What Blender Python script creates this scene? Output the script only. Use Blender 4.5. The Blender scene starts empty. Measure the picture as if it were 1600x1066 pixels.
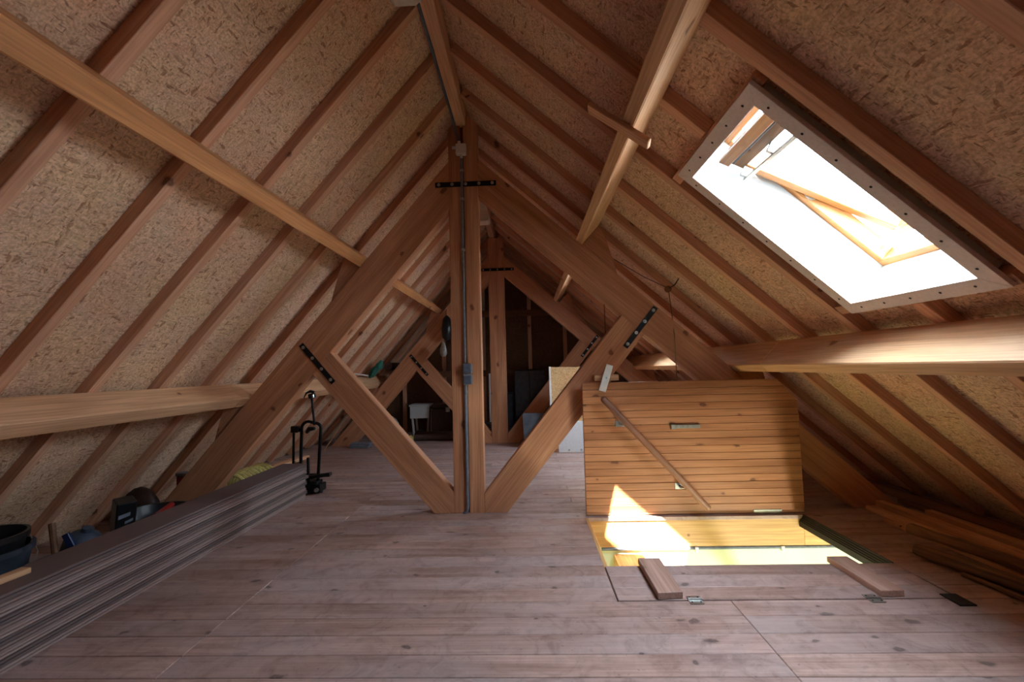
import bpy, bmesh, math, random
from mathutils import Vector, Matrix
random.seed(7)
SC = bpy.context.scene
COL = SC.collection

# ------------------------------------------------------------------ camera, world, sun, exposure
cam_d = bpy.data.cameras.new('camera'); cam = bpy.data.objects.new('camera', cam_d); COL.objects.link(cam)
cam_d.sensor_width = 36.0; cam_d.lens = 36.0 * 700.0 / 1600.0; cam_d.clip_start = 0.02
_r = Vector((0.9990955, 0.0342070, -0.0252600)); _u = Vector((0.0272311, -0.0584370, 0.9979196)); _f = Vector((-0.0326597, 0.9977049, 0.0593156))
cam.matrix_world = Matrix(((_r.x, _u.x, -_f.x, 0), (_r.y, _u.y, -_f.y, 0), (_r.z, _u.z, -_f.z, 1.0), (0, 0, 0, 1)))
SC.camera = cam
W = bpy.data.worlds.new('world'); SC.world = W; W.use_nodes = True
bg = W.node_tree.nodes['Background']; bg.inputs[0].default_value = (0.80, 0.96, 1.18, 1); bg.inputs[1].default_value = 14.0
sun_d = bpy.data.lights.new('sun', 'SUN'); sun_d.energy = 20.0; sun_d.angle = math.radians(0.6); sun_d.color = (1.0, 0.93, 0.82)
sun = bpy.data.objects.new('sun', sun_d); COL.objects.link(sun)
SUN_DIR = Vector((-0.38, 1.17, -1.52)).normalized()
sun.rotation_euler = SUN_DIR.to_track_quat('-Z', 'Y').to_euler()
SC.view_settings.view_transform = 'Standard'; SC.view_settings.look = 'None'
SC.view_settings.gamma = 1.0; SC.view_settings.use_curve_mapping = False
SC.view_settings.exposure = 2.05
SC.cycles.max_bounces = 14; SC.cycles.diffuse_bounces = 10; SC.cycles.transparent_max_bounces = 12
SC.cycles.use_denoising = True
SC.cycles.sample_clamp_indirect = 12.0

# ------------------------------------------------------------------ roof planes (section is the same all along Y)
AL, AR = math.radians(49.1), math.radians(42.0)
class Slope:
    def __init__(s, a, side, p):
        s.side = side                      # -1 left, +1 right
        s.n = Vector((-side * math.sin(a), 0, -math.cos(a)))     # inward normal
        s.u = Vector((-side * math.cos(a), 0, math.sin(a)))      # up the slope
        s.p = Vector(p)
    def at(s, t, off, y=0.0):
        v = s.p + s.u * t - s.n * off; v.y = y; return v
    def xz(s, t, off):
        v = s.at(t, off); return (v.x, v.z)
    def t_at_z(s, z, off): return (z - s.p.z + s.n.z * off) / s.u.z
    def t_at_x(s, x, off): return (x - s.p.x + s.n.x * off) / s.u.x
SL = Slope(AL, -1, (-0.546, 0, 2.497)); SR = Slope(AR, 1, (-0.326, 0, 2.526))
GL, GR, DR = 0.16, 0.20, 0.055             # gap blade -> rafter, rafter depth
D1, D2, T2DX = 3.16, 6.007, 0.04
YB, YF = 7.3, -4.2                         # back and front gable
S0, PITCH, RW = 0.84, 0.4175, 0.05         # rafters

# ------------------------------------------------------------------ materials
def srgb(r, g, b):
    f = lambda c: (c / 255 / 12.92) if c / 255 <= 0.04045 else ((c / 255 + 0.055) / 1.055) ** 2.4
    return (f(r), f(g), f(b), 1)
def newmat(name):
    m = bpy.data.materials.new(name); m.use_nodes = True; nt = m.node_tree
    return m, nt, nt.nodes['Principled BSDF']
def N(nt, t, **kw):
    n = nt.nodes.new(t)
    for k, v in kw.items(): setattr(n, k, v)
    return n
def coords(nt, scale):
    tc = N(nt, 'ShaderNodeTexCoord'); oi = N(nt, 'ShaderNodeObjectInfo')
    mul = N(nt, 'ShaderNodeVectorMath', operation='MULTIPLY'); mul.inputs[1].default_value = (37.0, 23.0, 11.0)
    nt.links.new(oi.outputs['Random'], mul.inputs[0])
    add = N(nt, 'ShaderNodeVectorMath', operation='ADD')
    nt.links.new(tc.outputs['Object'], add.inputs[0]); nt.links.new(mul.outputs[0], add.inputs[1])
    mp = N(nt, 'ShaderNodeVectorMath', operation='MULTIPLY'); mp.inputs[1].default_value = scale
    nt.links.new(add.outputs[0], mp.inputs[0])
    return mp.outputs[0], add.outputs[0], oi
def ramp(nt, fac, stops):
    r = N(nt, 'ShaderNodeValToRGB'); e = r.color_ramp.elements
    e[0].position, e[0].color = stops[0]; e[1].position, e[1].color = stops[-1]
    for p, c in stops[1:-1]:
        x = e.new(p); x.color = c
    nt.links.new(fac, r.inputs[0]); return r.outputs[0]
def mix(nt, fac, a, b, mode='MIX'):
    m = N(nt, 'ShaderNodeMix', data_type='RGBA', blend_type=mode)
    for s, v in ((m.inputs[0], fac), (m.inputs[6], a), (m.inputs[7], b)):
        if hasattr(v, 'node'): nt.links.new(v, s)
        else: s.default_value = v
    return m.outputs[2]
def mth(nt, op, a, b=None):
    m = N(nt, 'ShaderNodeMath', operation=op)
    for s, v in ((m.inputs[0], a), (m.inputs[1], b)):
        if v is None: continue
        if hasattr(v, 'node'): nt.links.new(v, s)
        else: s.default_value = v
    return m.outputs[0]
def wood(name, light, dark, knot=(60, 32, 20), rough=0.62, knots=1.0, vary=0.25, grain=9.0, stain=None, kscale=4.2, kgate=0.4, grime=False):
    m, nt, bs = newmat(name)
    v, raw, oi = coords(nt, (0.7, grain, grain))
    n1 = N(nt, 'ShaderNodeTexNoise'); n1.inputs['Scale'].default_value = 1.6; n1.inputs['Detail'].default_value = 5; n1.inputs['Distortion'].default_value = 0.7
    nt.links.new(v, n1.inputs['Vector'])
    v2, _, _ = coords(nt, (2.2, 75, 75))
    n2 = N(nt, 'ShaderNodeTexNoise'); n2.inputs['Scale'].default_value = 1.5; n2.inputs['Detail'].default_value = 3
    nt.links.new(v2, n2.inputs['Vector'])
    base = ramp(nt, n1.outputs[0], [(0.30, srgb(*dark)), (0.68, srgb(*light))])
    fine = ramp(nt, n2.outputs[0], [(0.30, (0.66, 0.62, 0.58, 1)), (0.62, (1, 1, 1, 1))])
    c = mix(nt, 0.75, base, fine, 'MULTIPLY')
    # whole-piece variation
    vr = mth(nt, 'ADD', mth(nt, 'MULTIPLY', oi.outputs['Random'], vary), 1.0 - vary * 0.55)
    hs = N(nt, 'ShaderNodeHueSaturation'); nt.links.new(c, hs.inputs['Color']); nt.links.new(vr, hs.inputs['Value'])
    c = hs.outputs[0]
    if stain:
        ns = N(nt, 'ShaderNodeTexNoise'); ns.inputs['Scale'].default_value = 1.3; ns.inputs['Detail'].default_value = 6
        nt.links.new(raw, ns.inputs['Vector'])
        c = mix(nt, ramp(nt, ns.outputs[0], [(0.42, (0, 0, 0, 1)), (0.66, (0.8, 0.8, 0.8, 1))]), c, srgb(*stain))
    if knots > 0:
        sx = N(nt, 'ShaderNodeSeparateXYZ'); nt.links.new(raw, sx.inputs[0])
        yz = mth(nt, 'ADD', sx.outputs[1], sx.outputs[2])
        cb = N(nt, 'ShaderNodeCombineXYZ'); nt.links.new(mth(nt, 'MULTIPLY', sx.outputs[0], 0.62), cb.inputs[0]); nt.links.new(yz, cb.inputs[1])
        nd = N(nt, 'ShaderNodeTexNoise'); nd.inputs['Scale'].default_value = 14; nt.links.new(raw, nd.inputs['Vector'])
        off = N(nt, 'ShaderNodeVectorMath', operation='SCALE'); off.inputs['Scale'].default_value = 0.05; nt.links.new(nd.outputs['Color'], off.inputs[0])
        ad = N(nt, 'ShaderNodeVectorMath', operation='ADD'); nt.links.new(cb.outputs[0], ad.inputs[0]); nt.links.new(off.outputs[0], ad.inputs[1])
        vo = N(nt, 'ShaderNodeTexVoronoi', voronoi_dimensions='2D'); vo.inputs['Scale'].default_value = kscale; nt.links.new(ad.outputs[0], vo.inputs['Vector'])
        sc = N(nt, 'ShaderNodeSeparateColor'); nt.links.new(vo.outputs['Color'], sc.inputs[0])
        gate = mth(nt, 'GREATER_THAN', sc.outputs[0], kgate)
        size = mth(nt, 'ADD', mth(nt, 'MULTIPLY', sc.outputs[1], 0.075), 0.04)
        rel = mth(nt, 'DIVIDE', vo.outputs['Distance'], size)
        k = ramp(nt, rel, [(0.0, (0.75, 0.75, 0.75, 1)), (0.25, (1, 1, 1, 1)), (0.5, (0.85, 0.85, 0.85, 1)), (0.62, (0.3, 0.3, 0.3, 1)), (1.0, (0, 0, 0, 1))])
        kf = mth(nt, 'MULTIPLY', mth(nt, 'MULTIPLY', k, gate), 0.85 * knots)
        c = mix(nt, kf, c, srgb(*knot))
    if grime:                                # scuffs and ground-in dirt of a walked floor
        ng = N(nt, 'ShaderNodeTexNoise'); ng.inputs['Scale'].default_value = 9; ng.inputs['Detail'].default_value = 8; ng.inputs['Roughness'].default_value = 0.7; ng.inputs['Distortion'].default_value = 1.2
        nt.links.new(raw, ng.inputs['Vector'])
        c = mix(nt, 0.8, c, ramp(nt, ng.outputs[0], [(0.34, (0.62, 0.58, 0.58, 1)), (0.5, (0.95, 0.95, 0.95, 1)), (0.68, (1.08, 1.08, 1.1, 1))]), 'MULTIPLY')
        ns2 = N(nt, 'ShaderNodeTexNoise'); ns2.inputs['Scale'].default_value = 60; ns2.inputs['Detail'].default_value = 4; nt.links.new(raw, ns2.inputs['Vector'])
        c = mix(nt, ramp(nt, ns2.outputs[0], [(0.66, (0, 0, 0, 1)), (0.74, (0.45, 0.45, 0.45, 1))]), c, srgb(88, 70, 70))
    nt.links.new(c, bs.inputs['Base Color'])
    bs.inputs['Roughness'].default_value = rough
    bs.inputs['Specular IOR Level'].default_value = 0.35
    bp = N(nt, 'ShaderNodeBump'); bp.inputs['Strength'].default_value = 0.12; bp.inputs['Distance'].default_value = 0.004
    nt.links.new(n2.outputs[0], bp.inputs['Height']); nt.links.new(bp.outputs[0], bs.inputs['Normal'])
    return m
def osb(name, c1, c2, c3, dark):
    m, nt, bs = newmat(name)
    v, raw, oi = coords(nt, (1, 1, 1))
    nd = N(nt, 'ShaderNodeTexNoise'); nd.inputs['Scale'].default_value = 9; nt.links.new(raw, nd.inputs['Vector'])
    sc = N(nt, 'ShaderNodeVectorMath', operation='SCALE'); sc.inputs['Scale'].default_value = 0.06; nt.links.new(nd.outputs['Color'], sc.inputs[0])
    ad = N(nt, 'ShaderNodeVectorMath', operation='ADD'); nt.links.new(raw, ad.inputs[0]); nt.links.new(sc.outputs[0], ad.inputs[1])
    cols = []; dist = []
    for s in ((24, 110, 60), (105, 28, 60), (42, 210, 90), (190, 52, 90)):
        mp = N(nt, 'ShaderNodeVectorMath', operation='MULTIPLY'); mp.inputs[1].default_value = s; nt.links.new(ad.outputs[0], mp.inputs[0])
        vo = N(nt, 'ShaderNodeTexVoronoi'); vo.inputs['Scale'].default_value = 1.0; nt.links.new(mp.outputs[0], vo.inputs['Vector'])
        se = N(nt, 'ShaderNodeSeparateColor'); nt.links.new(vo.outputs['Color'], se.inputs[0]); cols.append(se.outputs[0]); dist.append(vo.outputs['Distance'])
    nm = N(nt, 'ShaderNodeTexNoise'); nm.inputs['Scale'].default_value = 26; nt.links.new(raw, nm.inputs['Vector'])
    f = ramp(nt, nm.outputs[0], [(0.46, (0, 0, 0, 1)), (0.54, (1, 1, 1, 1))])
    cell = mix(nt, f, cols[0], cols[1])
    c = ramp(nt, cell, [(0.0, srgb(*c3)), (0.25, srgb(*c1)), (0.6, srgb(*c2)), (1.0, srgb(*c1))])
    for k in (2, 3):
        fl = ramp(nt, cols[k], [(0.84, (0, 0, 0, 1)), (0.95, (0.55, 0.55, 0.55, 1))])
        fd = ramp(nt, dist[k], [(0.36, (1, 1, 1, 1)), (0.5, (0, 0, 0, 1))])
        c = mix(nt, mth(nt, 'MULTIPLY', fl, fd), c, srgb(*dark))
    nf = N(nt, 'ShaderNodeTexNoise'); nf.inputs['Scale'].default_value = 130; nf.inputs['Detail'].default_value = 3; nt.links.new(raw, nf.inputs['Vector'])
    c = mix(nt, 0.55, c, ramp(nt, nf.outputs[0], [(0.34, (0.5, 0.45, 0.41, 1)), (0.6, (1.1, 1.1, 1.1, 1))]), 'MULTIPLY')
    nb = N(nt, 'ShaderNodeTexNoise'); nb.inputs['Scale'].default_value = 2.2; nb.inputs['Detail'].default_value = 4; nt.links.new(raw, nb.inputs['Vector'])
    c = mix(nt, 0.5, c, ramp(nt, nb.outputs[0], [(0.3, (0.78, 0.74, 0.7, 1)), (0.65, (1, 1, 1, 1))]), 'MULTIPLY')
    nb2 = N(nt, 'ShaderNodeTexNoise'); nb2.inputs['Scale'].default_value = 3.1; nb2.inputs['Detail'].default_value = 5; nt.links.new(ad.outputs[0], nb2.inputs['Vector'])
    c = mix(nt, 0.7, c, ramp(nt, nb2.outputs[0], [(0.36, (1.0, 0.86, 0.80, 1)), (0.5, (0.92, 0.9, 0.88, 1)), (0.64, (1.0, 1.0, 0.86, 1))]), 'MULTIPLY')
    nt.links.new(c, bs.inputs['Base Color']); bs.inputs['Roughness'].default_value = 0.75; bs.inputs['Specular IOR Level'].default_value = 0.25
    bp = N(nt, 'ShaderNodeBump'); bp.inputs['Strength'].default_value = 0.25; bp.inputs['Distance'].default_value = 0.004
    nt.links.new(cell, bp.inputs['Height']); nt.links.new(bp.outputs[0], bs.inputs['Normal'])
    return m
def plain(name, c, rough=0.6, metal=0.0, bump=0.15, vary=0.16, scale=40, spec=0.4, ovary=0.0):
    m, nt, bs = newmat(name)
    v, raw, oi = coords(nt, (1, 1, 1))
    n = N(nt, 'ShaderNodeTexNoise'); n.inputs['Scale'].default_value = scale; n.inputs['Detail'].default_value = 5; nt.links.new(raw, n.inputs['Vector'])
    g = 1 - vary * 2
    cc = mix(nt, 1.0, srgb(*c), ramp(nt, n.outputs[0], [(0.3, (g, g, g, 1)), (0.7, (1, 1, 1, 1))]), 'MULTIPLY')
    if ovary:                                # alike pieces differ a little in tone
        hs = N(nt, 'ShaderNodeHueSaturation'); nt.links.new(cc, hs.inputs['Color']); cc = hs.outputs[0]
        nt.links.new(mth(nt, 'ADD', mth(nt, 'MULTIPLY', oi.outputs['Random'], ovary), 1.0 - ovary * 0.6), hs.inputs['Value'])
    nt.links.new(cc, bs.inputs['Base Color']); bs.inputs['Roughness'].default_value = rough; bs.inputs['Metallic'].default_value = metal
    bs.inputs['Specular IOR Level'].default_value = spec
    if bump:
        bp = N(nt, 'ShaderNodeBump'); bp.inputs['Strength'].default_value = bump; bp.inputs['Distance'].default_value = 0.002
        nt.links.new(n.outputs[0], bp.inputs['Height']); nt.links.new(bp.outputs[0], bs.inputs['Normal'])
    return m
def glass(name):
    m = bpy.data.materials.new(name); m.use_nodes = True; nt = m.node_tree
    nt.nodes.remove(nt.nodes['Principled BSDF']); out = nt.nodes['Material Output']
    tr = N(nt, 'ShaderNodeBsdfTransparent'); tr.inputs[0].default_value = (0.95, 0.97, 0.96, 1)
    gl = N(nt, 'ShaderNodeBsdfGlossy'); gl.inputs['Roughness'].default_value = 0.02
    fr = N(nt, 'ShaderNodeMath', operation='MULTIPLY_ADD'); lw = N(nt, 'ShaderNodeLayerWeight'); lw.inputs['Blend'].default_value = 0.3
    pw = N(nt, 'ShaderNodeMath', operation='POWER'); nt.links.new(lw.outputs['Facing'], pw.inputs[0]); pw.inputs[1].default_value = 4.0
    nt.links.new(pw.outputs[0], fr.inputs[0]); fr.inputs[1].default_value = 0.6; fr.inputs[2].default_value = 0.04
    mx = N(nt, 'ShaderNodeMixShader'); nt.links.new(fr.outputs[0], mx.inputs[0]); nt.links.new(tr.outputs[0], mx.inputs[1]); nt.links.new(gl.outputs[0], mx.inputs[2])
    nt.links.new(mx.outputs[0], out.inputs[0]); return m

M_FLOOR = wood('worn_pine_floor', (190, 158, 146), (156, 122, 110), knot=(58, 42, 44), rough=0.48, stain=(172, 152, 148), vary=0.26, kgate=0.35, kscale=4.6, knots=0.85, grime=True)
M_TRUSS = wood('larch_truss', (208, 150, 112), (176, 118, 82), knot=(96, 48, 28), rough=0.6, vary=0.14, grain=7, kscale=3.2)
M_RAFT = wood('red_pine_rafter', (226, 176, 142), (200, 144, 112), knot=(80, 42, 26), rough=0.65, vary=0.16, kscale=3.4)
M_PINE = wood('pale_pine_purlin', (230, 184, 142), (206, 156, 114), knot=(110, 66, 40), rough=0.55, vary=0.12, grain=7, kscale=3.0)
M_MID = wood('orange_pine_purlin', (222, 160, 106), (196, 132, 82), knot=(104, 60, 36), rough=0.55, vary=0.1, grain=7, kscale=3.0)
M_CROSS = wood('grey_brown_batten', (190, 154, 138), (160, 122, 106), rough=0.6, vary=0.15, knots=0.5)
M_RAIL = wood('brown_varnished_rail', (158, 112, 88), (128, 86, 66), rough=0.4, knots=0, vary=0.05)
M_DOOR = wood('lacquered_pine_door', (192, 132, 92), (162, 104, 68), knot=(88, 46, 30), rough=0.42, vary=0.22, kscale=4.2, kgate=0.3)
M_LINING = wood('yellow_pine_lining', (226, 182, 124), (204, 154, 98), knot=(120, 72, 36), rough=0.5, vary=0.1)
M_BATTEN = wood('brown_batten', (222, 172, 134), (188, 136, 100), rough=0.65, vary=0.3)
M_OLD = wood('dark_old_timber', (140, 98, 70), (104, 70, 48), rough=0.7, vary=0.25)
M_DECKS = [plain('brown_composite_decking', c, 0.65, bump=0, vary=0.03, scale=25) for c in ((158, 134, 126), (108, 90, 86), (134, 112, 106))]
M_BARK = wood('bark_pole', (150, 110, 78), (92, 64, 44), rough=0.85, vary=0.2, grain=20)
M_OSB = osb('oriented_strand_board', (242, 208, 178), (222, 184, 152), (178, 134, 104), (112, 74, 52))
M_OSBD = osb('dark_gable_board', (128, 96, 74), (112, 82, 62), (92, 64, 46), (60, 40, 28))  # strand board pattern in a darker tone for the gables
M_SHEET = osb('osb_sheet', (222, 186, 136), (206, 166, 116), (182, 138, 92), (132, 92, 58))
M_ROOF = plain('roof_underlay', (60, 55, 52), 0.9)
M_IRON = plain('black_iron', (26, 25, 27), 0.5, 0.4)
M_STEEL = plain('zinc_steel', (190, 190, 186), 0.35, 0.9)
M_ALU = plain('brushed_aluminium', (176, 170, 160), 0.4, 0.6)
M_PVC = plain('grey_pvc', (128, 134, 146), 0.45)
M_PVCB = plain('blue_grey_plastic', (96, 106, 122), 0.4)
M_WHITE = plain('white_plastic', (226, 224, 220), 0.4, vary=0.05)
M_CASE = plain('grey_primed_mdf', (222, 208, 204), 0.7, vary=0.06, scale=90)
M_SHAFT = plain('white_plasterboard', (196, 200, 196), 0.8, vary=0.05, scale=12)
M_SASH = wood('varnished_pine_sash', (170, 116, 62), (146, 92, 46), rough=0.4, knots=0.3, vary=0.1)
M_PEEL = wood('weathered_sash_rail', (140, 98, 62), (74, 52, 38), rough=0.7, knots=1.0, vary=0.1, stain=(52, 44, 40))
M_GLASS = glass('window_glass')
M_BLACK = plain('black_plastic', (24, 25, 28), 0.38, spec=0.5)
M_RUBBER = plain('black_rubber', (20, 19, 19), 0.6)
M_DUST = plain('dusty_black_plastic', (58, 64, 74), 0.5, vary=0.3, scale=18)
M_BLUEG = plain('dusty_blue_grey', (74, 84, 100), 0.5, vary=0.25, scale=14)
M_RED = plain('red_enamel', (150, 30, 26), 0.4)
M_YEL = plain('yellow_mesh', (236, 224, 140), 0.6, vary=0.25)
M_WALLY = plain('pale_yellow_plaster', (234, 238, 212), 0.85, vary=0.04, scale=6)
M_GREY = plain('slate_grey_board', (92, 96, 104), 0.6, vary=0.2, scale=9)
M_PALE = plain('pale_blue_panel', (190, 200, 212), 0.5, vary=0.05)
M_CARD = plain('brown_cardboard', (140, 104, 72), 0.8)
M_CARPET = plain('brown_carpet', (92, 72, 64), 0.95, vary=0.25, scale=120)
M_CHEST = plain('dark_brown_leather', (66, 44, 36), 0.5, vary=0.2)
M_GREEN = plain('green_cloth', (46, 110, 92), 0.8)
M_ROPE = plain('hemp_rope', (150, 118, 84), 0.9, scale=200)
M_CREAM = plain('cream_plastic', (214, 206, 190), 0.4, vary=0.05)

# ------------------------------------------------------------------ mesh helpers
I4 = Matrix.Identity(4)
def world_of(o):
    m = o.matrix_basis.copy()
    while o.parent: o = o.parent; m = o.matrix_basis @ m
    return m
def link(name, verts, faces, mat, parent=None, frame=None, smooth=False, bevel=0.0):
    """verts are in world space; frame is the object's own frame (its X runs along the grain)."""
    frame = frame or I4; inv = frame.inverted()
    me = bpy.data.meshes.new(name)
    me.from_pydata([inv @ Vector(v) for v in verts], [], faces)
    bm = bmesh.new(); bm.from_mesh(me); bmesh.ops.recalc_face_normals(bm, faces=bm.faces)
    if bevel:
        bmesh.ops.bevel(bm, geom=bm.edges[:], offset=bevel, segments=1, affect='EDGES', clamp_overlap=True)
    bm.to_mesh(me); bm.free()
    if smooth:
        me.polygons.foreach_set('use_smooth', [True] * len(me.polygons)); me.set_sharp_from_angle(angle=math.radians(40))
    me.materials.append(mat)
    o = bpy.data.objects.new(name, me); COL.objects.link(o)
    if parent:
        o.parent = parent; o.matrix_basis = world_of(parent).inverted() @ frame
    else: o.matrix_basis = frame
    return o
def frame_at(c, x, z=None):
    x = Vector(x).normalized(); z = Vector(z) if z is not None else Vector((0, 0, 1))
    if abs(x.dot(z.normalized())) > 0.99: z = Vector((0, 1, 0))
    y = z.cross(x).normalized(); z = x.cross(y)
    return Matrix(((x.x, y.x, z.x, c[0]), (x.y, y.y, z.y, c[1]), (x.z, y.z, z.z, c[2]), (0, 0, 0, 1)))
BOXF = [(0, 1, 2, 3), (7, 6, 5, 4), (0, 4, 5, 1), (1, 5, 6, 2), (2, 6, 7, 3), (3, 7, 4, 0)]
class Geo:                                   # collects shapes that belong to ONE part
    def __init__(s): s.v = []; s.f = []
    def add(s, v, f):
        k = len(s.v); s.v += [Vector(p) for p in v]; s.f += [tuple(i + k for i in q) for q in f]; return s
    def box(s, x0, x1, y0, y1, z0, z1):
        return s.add([(x0, y0, z0), (x1, y0, z0), (x1, y1, z0), (x0, y1, z0), (x0, y0, z1), (x1, y0, z1), (x1, y1, z1), (x0, y1, z1)], BOXF)
    def hexa(s, pts): return s.add(pts, BOXF)
    def bar(s, p0, p1, w, t, z=None):        # w across, t along z
        p0, p1 = Vector(p0), Vector(p1); m = frame_at((p0 + p1) / 2, p1 - p0, z); L = (p1 - p0).length / 2
        return s.add([m @ Vector((a * L, b * w / 2, c * t / 2)) for c in (-1, 1) for a, b in ((-1, -1), (1, -1), (1, 1), (-1, 1))], BOXF)
    def prism(s, poly, y0, y1):              # poly in x,z
        n = len(poly); v = [(x, y0, z) for x, z in poly] + [(x, y1, z) for x, z in poly]
        return s.add(v, [tuple(range(n)), tuple(range(2 * n - 1, n - 1, -1))] + [(i, (i + 1) % n, n + (i + 1) % n, n + i) for i in range(n)])
    def tube(s, pts, r, n=8, closed=False):
        pts = [Vector(p) for p in pts]; rs = r if isinstance(r, (list, tuple)) else [r] * len(pts); k = len(pts); v = []
        up = None
        for i, p in enumerate(pts):
            if closed: d = pts[(i + 1) % k] - pts[i - 1]
            else: d = pts[min(i + 1, k - 1)] - pts[max(i - 1, 0)]
            d.normalize()
            if up is None: up = Vector((0, 0, 1)) if abs(d.z) < 0.9 else Vector((1, 0, 0))
            a = d.cross(up).normalized(); up = a.cross(d).normalized()
            for j in range(n):
                t = 2 * math.pi * j / n; v.append(p + (a * math.cos(t) + up * math.sin(t)) * rs[i])
        f = []
        for i in range(k if closed else k - 1):
            i2 = (i + 1) % k
            for j in range(n): f.append((i * n + j, i * n + (j + 1) % n, i2 * n + (j + 1) % n, i2 * n + j))
        if not closed: f += [tuple(range(n)), tuple(range((k - 1) * n, k * n))]
        return s.add(v, f)
    def lathe(s, prof, c=(0, 0, 0), n=20, M=None):
        v = []; M = M or Matrix.Translation(c)
        for r, z in prof:
            for j in range(n):
                t = 2 * math.pi * j / n; v.append(M @ Vector((r * math.cos(t), r * math.sin(t), z)))
        f = []
        for i in range(len(prof) - 1):
            for j in range(n): f.append((i * n + j, i * n + (j + 1) % n, (i + 1) * n + (j + 1) % n, (i + 1) * n + j))
        if prof[0][0] > 1e-4: f.append(tuple(range(n)))
        if prof[-1][0] > 1e-4: f.append(tuple(range((len(prof) - 1) * n, len(prof) * n)))
        return s.add(v, f)
    def obj(s, name, mat, parent=None, frame=None, **kw):
        if frame is None:
            c = sum(s.v, Vector()) / len(s.v); frame = Matrix.Translation(c)
        return link(name, s.v, s.f, mat, parent, frame, **kw)
def beam(name, p0, p1, w, t, mat, parent=None, z=None, bevel=0.003):
    p0, p1 = Vector(p0), Vector(p1)
    return Geo().bar(p0, p1, w, t, z).obj(name, mat, parent, frame_at((p0 + p1) / 2, p1 - p0, z), bevel=bevel)
def member(name, poly, y0, y1, d, mat, parent=None, bevel=0.003):      # an x,z outline cut from a plank
    cx = sum(p[0] for p in poly) / len(poly); cz = sum(p[1] for p in poly) / len(poly)
    return Geo().prism(poly, y0, y1).obj(name, mat, parent, frame_at((cx, (y0 + y1) / 2, cz), (d[0], 0, d[1]), (0, -1, 0)), bevel=bevel)
def box(name, x0, x1, y0, y1, z0, z1, mat, parent=None, bevel=0.002, grain='x'):
    c = ((x0 + x1) / 2, (y0 + y1) / 2, (z0 + z1) / 2)
    fr = {'x': Matrix.Translation(c), 'y': frame_at(c, (0, 1, 0)), 'z': frame_at(c, (0, 0, 1))}[grain]
    return Geo().box(x0, x1, y0, y1, z0, z1).obj(name, mat, parent, fr, bevel=bevel)
def thing(name, label, cat, loc=(0, 0, 0), group=None):
    o = bpy.data.objects.new(name, None); COL.objects.link(o); o.location = loc
    o.matrix_basis = Matrix.Translation(loc); o.empty_display_size = 0.1
    return tag(o, label, cat, group)
def tag(o, label, cat, group=None):
    o['label'] = label; o['category'] = cat
    if group: o['group'] = group
    return o
def struct(o, label=None):
    o['kind'] = 'structure'
    if label: o['label'] = label
    return o
def holder(name, label=None):
    o = bpy.data.objects.new(name, None); COL.objects.link(o); return struct(o, label)

# ------------------------------------------------------------------ skylight openings in the right slope: s range and y ranges
HS0, HS1 = -2.136, -1.270
WINDOWS = [(1.400, 1.945), (4.322, 4.867)]
LIN = 0.014
def slabs(S, s0, s1, y0, y1, o0, o1, holes):
    """cells of a roof sheet with the skylight holes left out"""
    g = Geo(); hs = [h for h in holes if h[2] < y1 and h[3] > y0 and h[0] < s1 and h[1] > s0]
    sb = sorted({s0, s1} | {c for h in hs for c in h[:2] if s0 < c < s1}); yb = sorted({y0, y1} | {c for h in hs for c in h[2:] if y0 < c < y1})
    for a, b in zip(sb, sb[1:]):
        for c, d in zip(yb, yb[1:]):
            if any(h[0] <= (a + b) / 2 <= h[1] and h[2] <= (c + d) / 2 <= h[3] for h in hs): continue
            g.add([S.at(a, o0, c), S.at(b, o0, c), S.at(b, o0, d), S.at(a, o0, d), S.at(a, o1, c), S.at(b, o1, c), S.at(b, o1, d), S.at(a, o1, d)], BOXF)
    return g
HOLES = [(HS0 - LIN, HS1 + LIN, a - LIN, b + LIN) for a, b in WINDOWS]
APX = -0.423
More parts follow.
